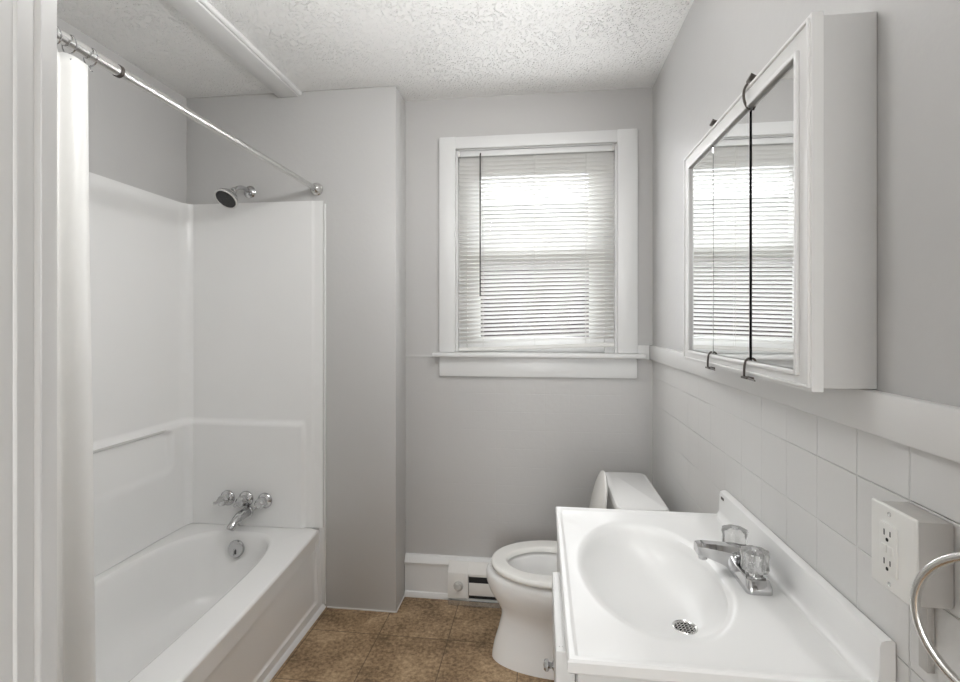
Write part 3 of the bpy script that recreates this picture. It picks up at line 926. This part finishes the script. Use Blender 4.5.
def knob(par, x, y, z):
    bm = bmesh.new(); lathe(bm, (x + 0.001, y, z), (-1, 0, 0), [(0, 0.009), (0.002, 0.009), (0.004, 0.005), (0.009, 0.006), (0.012, 0.0105), (0.017, 0.011), (0.020, 0.008), (0.021, 0.002)], 20)
    obj('knob', bm, M['chrome'], par)
knob(dr, 0.025, 1.000, 0.678); knob(dn, 0.034, 1.11, 0.40); knob(df, 0.046, 1.19, 0.40)

# ------------------------------------------------------------------ vanity top with moulded basin
vt = thing('sink', (0.28, 1.147, 0.795), 'white cultured marble vanity top with oval basin and backsplash', 'sink')
ZT = 0.82
scx, scy, srx, sry = 0.240, 1.140, 0.148, 0.248
dcx, dcy = 0.302, 1.095       # drain
N = 96
def rect_ring(x0, x1, y0, y1, z):
    r = []
    cx_, cy_ = scx, scy
    for i in range(N):
        a = 2 * PI * i / N; dx, dy = math.cos(a), math.sin(a); k = 9e9
        if dx > 1e-9: k = min(k, (x1 - cx_) / dx)
        if dx < -1e-9: k = min(k, (x0 - cx_) / dx)
        if dy > 1e-9: k = min(k, (y1 - cy_) / dy)
        if dy < -1e-9: k = min(k, (y0 - cy_) / dy)
        r.append([cx_ + dx * k, cy_ + dy * k, z])
    # put exact corners
    for X_, Y_ in ((x0, y0), (x0, y1), (x1, y0), (x1, y1)):
        j = min(range(N), key=lambda q: (r[q][0] - X_) ** 2 + (r[q][1] - Y_) ** 2)
        r[j][0], r[j][1] = X_, Y_
    return [tuple(p) for p in r]
def ell(cx_, cy_, rx, ry, z):
    return [(cx_ + rx * math.cos(2 * PI * i / N), cy_ + ry * math.sin(2 * PI * i / N), z) for i in range(N)]
bm = bmesh.new()
X1 = 0.5005
rings = [rect_ring(VX0 + 0.004, X1, VY0 + 0.004, VY1 - 0.004, 0.7955), rect_ring(VX0, X1, VY0, VY1, 0.800), rect_ring(VX0, X1, VY0, VY1, ZT - 0.004),
         rect_ring(VX0 + 0.003, X1, VY0 + 0.003, VY1 - 0.003, ZT), rect_ring(VX0 + 0.010, X1, VY0 + 0.010, VY1 - 0.010, ZT + 0.0003), rect_ring(VX0 + 0.012, X1, VY0 + 0.012, VY1 - 0.012, ZT),
         rect_ring(VX0 + 0.0165, X1, VY0 + 0.0165, VY1 - 0.0165, ZT - 0.0035), rect_ring(VX0 + 0.019, X1, VY0 + 0.019, VY1 - 0.019, ZT - 0.004)]
zt_ = ZT - 0.004
D = 0.100
rings += [ell(scx, scy, srx + 0.016, sry + 0.018, zt_), ell(scx, scy, srx + 0.012, sry + 0.014, zt_ - 0.0002)]
rings += [ell(scx, scy, srx + 0.004, sry + 0.005, zt_ - 0.0015), ell(scx, scy, srx - 0.004, sry - 0.005, zt_ - 0.006)]
for k in range(1, 13):
    t = k / 12.0
    f_ = math.cos(t * PI / 2) ** 0.72
    c = (scx + (dcx - scx) * t ** 1.5, scy + (dcy - scy) * t ** 1.5)
    rx = 0.022 + (srx - 0.030) * f_; ry = 0.022 + (sry - 0.035) * f_
    ring = []
    for i in range(N):
        a = 2 * PI * i / N
        wn_ = 0.5 - 0.5 * math.sin(a)          # the near side slopes gently to the drain
        g_ = (1 - wn_) * math.sin(t * PI / 2) ** 1.1 + wn_ * (1 - f_)
        ring.append((c[0] + rx * math.cos(a), c[1] + ry * math.sin(a), zt_ - 0.008 - (D - 0.008) * g_))
    rings.append(ring)
loft(bm, rings, cap0=False)
obj('basin_top', bm, M['marble'], vt, sharp=34)
# backsplash with coved foot
bm = bmesh.new()
prof = [(XR - 0.0015, 0.7955), (0.488, 0.7955)]
prof = [(XR - 0.0015, 0.800), (0.484, 0.800), (0.484, zt_ + 0.0006)]
for i in range(1, 7):
    a = R(90 * i / 6); prof.append((0.484 + 0.017 * math.sin(a), zt_ + 0.017 * (1 - math.cos(a))))
prof += [(0.502, 0.876), (0.5045, 0.883), (0.510, 0.886), (XR - 0.006, 0.887), (XR - 0.0015, 0.884)]
prism(bm, prof, 'y', VY0 + 0.001, VY1 - 0.001)
bs = obj('backsplash', bm, M['marble'], vt)
obj('sticker', B(0.4997, 0.5012, 1.445, 1.463, 0.868, 0.8745), M['bronze'], bs, label='small dark maker sticker')
zd = zt_ - D
bm = bmesh.new(); lathe(bm, (dcx, dcy, zd - 0.002), (0, 0, 1), [(0, 0.026), (0.004, 0.026), (0.0055, 0.0235), (0.004, 0.021), (0.002, 0.019)], 36)
for i in range(-2, 3):
    L = math.sqrt(max(0, 0.0195 ** 2 - (i * 0.0075) ** 2))
    box(bm, dcx + i * 0.0075 - 0.0013, dcx + i * 0.0075 + 0.0013, dcy - L, dcy + L, zd + 0.001, zd + 0.0022)
    box(bm, dcx - L, dcx + L, dcy + i * 0.0075 - 0.0013, dcy + i * 0.0075 + 0.0013, zd + 0.001, zd + 0.0022)
dn_ = obj('drain_strainer', bm, M['steel'], vt)
bm = bmesh.new(); lathe(bm, (dcx, dcy, zd - 0.003), (0, 0, 1), [(0, 0.0195), (0.0034, 0.0195)], 28)
obj('drain_hole', bm, M['dark'], dn_)

# ------------------------------------------------------------------ sink faucet
FX, FY, FZ = 0.437, 1.138, ZT - 0.0035
fa = thing('sink_faucet', (FX, FY, FZ), 'chrome centreset faucet with two clear knobs on the vanity top', 'faucet')
bm = bmesh.new()
def base_ring(s, z):
    x0, x1 = FX - 0.027 * s, FX + 0.024 * s
    y0, y1 = FY - 0.086 * s, FY + 0.086 * s
    return rrect(x0, x1, y0, y1, 0.010, z, 4)
loft(bm, [base_ring(1.0, FZ), base_ring(1.0, FZ + 0.006), base_ring(0.985, FZ + 0.012), base_ring(0.88, FZ + 0.024), base_ring(0.80, FZ + 0.026)])
obj('base', bm, M['chrome'], fa)
bm = bmesh.new()
def spr(x, zc, hw, hh):
    return [(x, FY - hw, zc - hh), (x, FY - hw, zc + hh * 0.5), (x, FY - hw * 0.55, zc + hh), (x, FY + hw * 0.55, zc + hh), (x, FY + hw, zc + hh * 0.5), (x, FY + hw, zc - hh)]
loft(bm, [spr(FX + 0.023, FZ + 0.024, 0.021, 0.021), spr(FX + 0.008, FZ + 0.031, 0.0215, 0.027), spr(FX - 0.02, FZ + 0.036, 0.0205, 0.026),
          spr(FX - 0.055, FZ + 0.046, 0.018, 0.018), spr(FX - 0.090, FZ + 0.053, 0.0155, 0.0125), spr(FX - 0.101, FZ + 0.053, 0.0135, 0.0105)])
s_ = obj('spout', bm, M['chrome'], fa, sharp=25)
bm = bmesh.new(); lathe(bm, (FX - 0.086, FY, FZ + 0.044), (0, 0, -1), [(0, 0.010), (0.008, 0.010), (0.014, 0.0095), (0.016, 0.007)], 20)
obj('aerator', bm, M['chrome'], s_)
for dy in (-0.054, 0.054):
    bm = bmesh.new(); lathe(bm, (FX, FY + dy, FZ + 0.020), (0, 0, 1), [(0, 0.018), (0.008, 0.018), (0.012, 0.012), (0.02, 0.010)], 24)
    st = obj('handle_stem', bm, M['chrome'], fa)
    bm = bmesh.new()
    lathe(bm, (FX, FY + dy, FZ + 0.033), (0, 0, 1), [(0, 0.018), (0.003, 0.0235), (0.010, 0.0265), (0.028, 0.0255), (0.038, 0.0275), (0.042, 0.026), (0.045, 0.018), (0.043, 0.004)], 48, flute=8, famp=0.055)
    obj('knob', bm, M['clear'], st, label='clear fluted acrylic knob')
    bm = bmesh.new(); lathe(bm, (FX, FY + dy, FZ + 0.0765), (0, 0, 1), [(0, 0.008), (0.0025, 0.007)], 16)
    obj('knob_cap', bm, M['chrome'], st)

# ------------------------------------------------------------------ medicine cabinet
CX, CY0, CY1, CZ0, CZ1 = 0.425, 0.849, 1.562, 1.250, 1.855
iy0, iy1, iz0, iz1 = 0.896, 1.501, 1.281, 1.807
mc = thing('medicine_cabinet', (0.48, 1.205, CZ0), 'white three door mirror cabinet on the right wall above the sink', 'medicine cabinet')
bm = bmesh.new(); box(bm, CX + 0.016, XR - 0.0005, CY0 + 0.0015, CY1 - 0.0015, CZ0 + 0.0055, CZ1 - 0.005, bev=0.002)
obj('cabinet_box', bm, M['cabinet_side'], mc)
bm = bmesh.new()
for a in ((CY0, iy0, CZ0, CZ1), (iy1, CY1, CZ0, CZ1), (iy0 - 0.001, iy1 + 0.001, CZ0, iz0), (iy0 - 0.001, iy1 + 0.001, iz1, CZ1)):
    box(bm, CX + 0.003, CX + 0.020, a[0], a[1], a[2], a[3])
# stepped outer moulding and inner bead
def ringframe(bm, y0, y1, z0, z1, w_, x0, x1):
    box(bm, x0, x1, y0, y0 + w_, z0, z1, bev=0.0012); box(bm, x0, x1, y1 - w_, y1, z0, z1, bev=0.0012)
    box(bm, x0, x1, y0 + w_, y1 - w_, z0, z0 + w_, bev=0.0012); box(bm, x0, x1, y0 + w_, y1 - w_, z1 - w_, z1, bev=0.0012)
ringframe(bm, CY0 + 0.006, CY1 - 0.006, CZ0 + 0.005, CZ1 - 0.005, 0.005, CX - 0.001, CX + 0.004)
ringframe(bm, iy0 - 0.008, iy1 + 0.008, iz0 - 0.008, iz1 + 0.008, 0.008, CX - 0.003, CX + 0.005)
fr = obj('frame', bm, M['cabinet'], mc)
obj('backing', B(CX + 0.013, CX + 0.0165, iy0 - 0.002, iy1 + 0.002, iz0 - 0.002, iz1 + 0.002), M['dark'], mc)
def mirror_door(y0, y1, tilt):
    bm = bmesh.new()
    box(bm, CX + 0.005, CX + 0.009, y0, y1, iz0 + 0.001, iz1 - 0.001, bev=0.0006, seg=1)
    c = Vector((CX + 0.007, y1 if tilt > 0 else y0, 0))
    bmesh.ops.rotate(bm, verts=bm.verts, cent=c, matrix=Matrix.Rotation(tilt, 3, 'Z'))
    obj('mirror_door', bm, M['mirror'], mc)
J1, J2 = 1.3155, 1.088
mirror_door(J1 + 0.0025, iy1 - 0.006, R(0.25))
mirror_door(J2 + 0.007, J1 - 0.0025, R(-0.15))
mirror_door(iy0 + 0.001, J2 - 0.004, R(-0.3))
def hinge_clip(y, top):
    bm = bmesh.new()
    if top:
        z0, z1, s = iz1 - 0.006, CZ1, 1
    else:
        z0, z1, s = iz0 + 0.006, CZ0, -1
    if top:
        z1 += 0.006
        box(bm, CX + 0.004, CX + 0.012, y - 0.003, y + 0.005, CZ1 - 0.001, z1 + 0.001)
        prism(bm, [(CX - 0.004, y - 0.026), (CX + 0.020, y - 0.006), (CX + 0.018, y + 0.016), (CX + 0.000, y + 0.010)], 'z', z1 + 0.0002, z1 + 0.004)
        if y < 1.2:
            tube(bm, bez((CX - 0.001, y, z1 - 0.006), (CX - 0.010, y + 0.003, z1 - 0.016), (CX - 0.010, y + 0.006, z0 + 0.02), (CX + 0.002, y, z0)), 0.0026, 8)
        else:
            tube(bm, [(CX + 0.006, y, z1 - 0.002), (CX + 0.006, y, iz1 - 0.004)], 0.002, 8)
    else:
        tube(bm, bez((CX + 0.003, y, z0), (CX - 0.005, y + 0.002, z0 - 0.002), (CX - 0.006, y + 0.006, z0 - 0.012), (CX - 0.006, y + 0.004, z1 - 0.004)), 0.0024, 8)
        box(bm, CX - 0.009, CX + 0.006, y - 0.014, y + 0.014, z1 - 0.0050, z1 - 0.001)
        tube(bm, [(CX - 0.004, y - 0.010, z1 - 0.003), (CX - 0.007, y - 0.050, z1 - 0.004)], [0.0028, 0.0016], 8)
    obj('hinge_clip', bm, M['bronze'], mc, label='dark tarnished pivot clip')
for y in (J1, J2):
    hinge_clip(y, True); hinge_clip(y, False)

# ------------------------------------------------------------------ outlet box
ox = 0.476
oy0, oy1, oz0, oz1 = 0.700, 0.787, 0.990, 1.107
ou = thing('outlet_box', (XR, 0.744, oz0), 'surface mounted outlet box on the tiled wall above the sink', 'outlet')
bm = bmesh.new(); box(bm, ox + 0.004, XR - 0.0005, oy0 + 0.003, oy1 - 0.003, oz0 + 0.003, oz1 - 0.003, bev=0.004)
obj('box_body', bm, M['boxpaint'], ou)
bm = bmesh.new(); box(bm, ox, ox + 0.006, oy0, oy1, oz0, oz1, bev=0.003, seg=3)
obj('cover_plate', bm, M['plate'], ou)
cyo, czo = (oy0 + oy1) / 2 + 0.004, (oz0 + oz1) / 2
bm = bmesh.new(); box(bm, ox - 0.003, ox + 0.002, cyo - 0.0165, cyo + 0.0165, czo - 0.0335, czo + 0.0335, bev=0.0012)
rc = obj('receptacle', bm, M['plate'], ou)
bm = bmesh.new(); box(bm, ox - 0.0042, ox - 0.001, cyo - 0.011, cyo - 0.001, czo - 0.0055, czo + 0.0055, bev=0.0008)
box(bm, ox - 0.0042, ox - 0.001, cyo + 0.001, cyo + 0.011, czo - 0.0055, czo + 0.0055, bev=0.0008)
obj('test_buttons', bm, M['plate'], rc)
for dz in (0.020, -0.020):
    bm = bmesh.new()
    box(bm, ox - 0.0034, ox - 0.002, cyo + 0.005, cyo + 0.0068, czo + dz - 0.002, czo + dz + 0.006)
    box(bm, ox - 0.0034, ox - 0.002, cyo - 0.0068, cyo - 0.005, czo + dz - 0.001, czo + dz + 0.006)
    lathe(bm, (ox - 0.0034, cyo, czo + dz - 0.007), (1, 0, 0), [(0, 0.0026), (0.0014, 0.0026)], 12)
    obj('socket', bm, M['dark'], rc)
for dz in (0.048, -0.048):
    bm = bmesh.new(); lathe(bm, (ox + 0.001, cyo, czo + dz), (-1, 0, 0), [(0, 0.0034), (0.002, 0.003), (0.0026, 0.001)], 14)
    obj('plate_screw', bm, M['steel'], ou)
bm = bmesh.new(); box(bm, XR - 0.010, XR - 0.0005, 0.736, 0.752, 0.889, oz0 + 0.002, bev=0.001)
obj('cable_raceway', bm, M['boxpaint'], ou)

# ------------------------------------------------------------------ towel ring
tr = thing('towel_ring', (XR, 0.50, 1.10), 'satin metal towel ring on the right wall below the outlet box', 'towel ring')
th = R(35)
rcn = Vector((0.471, 0.560, 1.040)); Rr = 0.080
axis = Vector((math.cos(th), math.sin(th), 0))   # ring normal, turned from the wall towards the door
axis = Vector((-math.cos(th), -math.sin(th), 0))
bm = bmesh.new(); torus(bm, rcn, axis, Rr, 0.0048, 64, 14)
obj('ring', bm, M['nickel'], tr)
top = rcn + Vector((0, 0, Rr))
bm = bmesh.new(); lathe(bm, (XR + 0.001, top.y, top.z + 0.004), (-1, 0, 0), [(0, 0.024), (0.006, 0.024), (0.012, 0.016), (0.020, 0.010), (0.050, 0.009), (0.062, 0.012), (0.068, 0.008)], 24)
obj('mount', bm, M['nickel'], tr)

# ------------------------------------------------------------------ added fill lamps out of view: ceiling lamp and vanity bar
lx, ly = -0.50, 1.10
cl = thing('ceiling_fill_lamp', (lx, ly, ZC), 'added unseen ceiling lamp with a glass bowl, fill light above and behind the view', 'lamp')
bm = bmesh.new(); lathe(bm, (lx, ly, ZC + 0.001), (0, 0, -1), [(0, 0.07), (0.012, 0.07), (0.02, 0.05), (0.024, 0.012), (0.225, 0.010)], 32)
obj('fill_lamp_stem', bm, M['nickel'], cl)
bm = bmesh.new(); lathe(bm, (lx, ly, ZC - 0.225), (0, 0, -1), [(0, 0.012), (0.004, 0.05), (0.012, 0.055), (0.016, 0.02), (0.020, 0.008)], 36)
obj('fill_lamp_bowl', bm, M['fill_lampglass'], cl)

vb = thing('vanity_fill_lamp', (XR, 1.18, 2.30), 'added unseen light bar with three glass shades, fill light above the mirror cabinet', 'lamp')
bm = bmesh.new(); box(bm, XR - 0.025, XR - 0.001, 0.95, 1.41, 2.255, 2.345, bev=0.006)
obj('back_plate', bm, M['nickel'], vb)
for y in (1.02, 1.18, 1.34):
    bm = bmesh.new(); lathe(bm, (XR - 0.02, y, 2.30), (-1, 0, 0), [(0, 0.014), (0.018, 0.02), (0.03, 0.035), (0.06, 0.044), (0.082, 0.038), (0.095, 0.02), (0.099, 0.003)], 24)
    obj('fill_lamp_shade', bm, M['fill_lampglass'], vb)
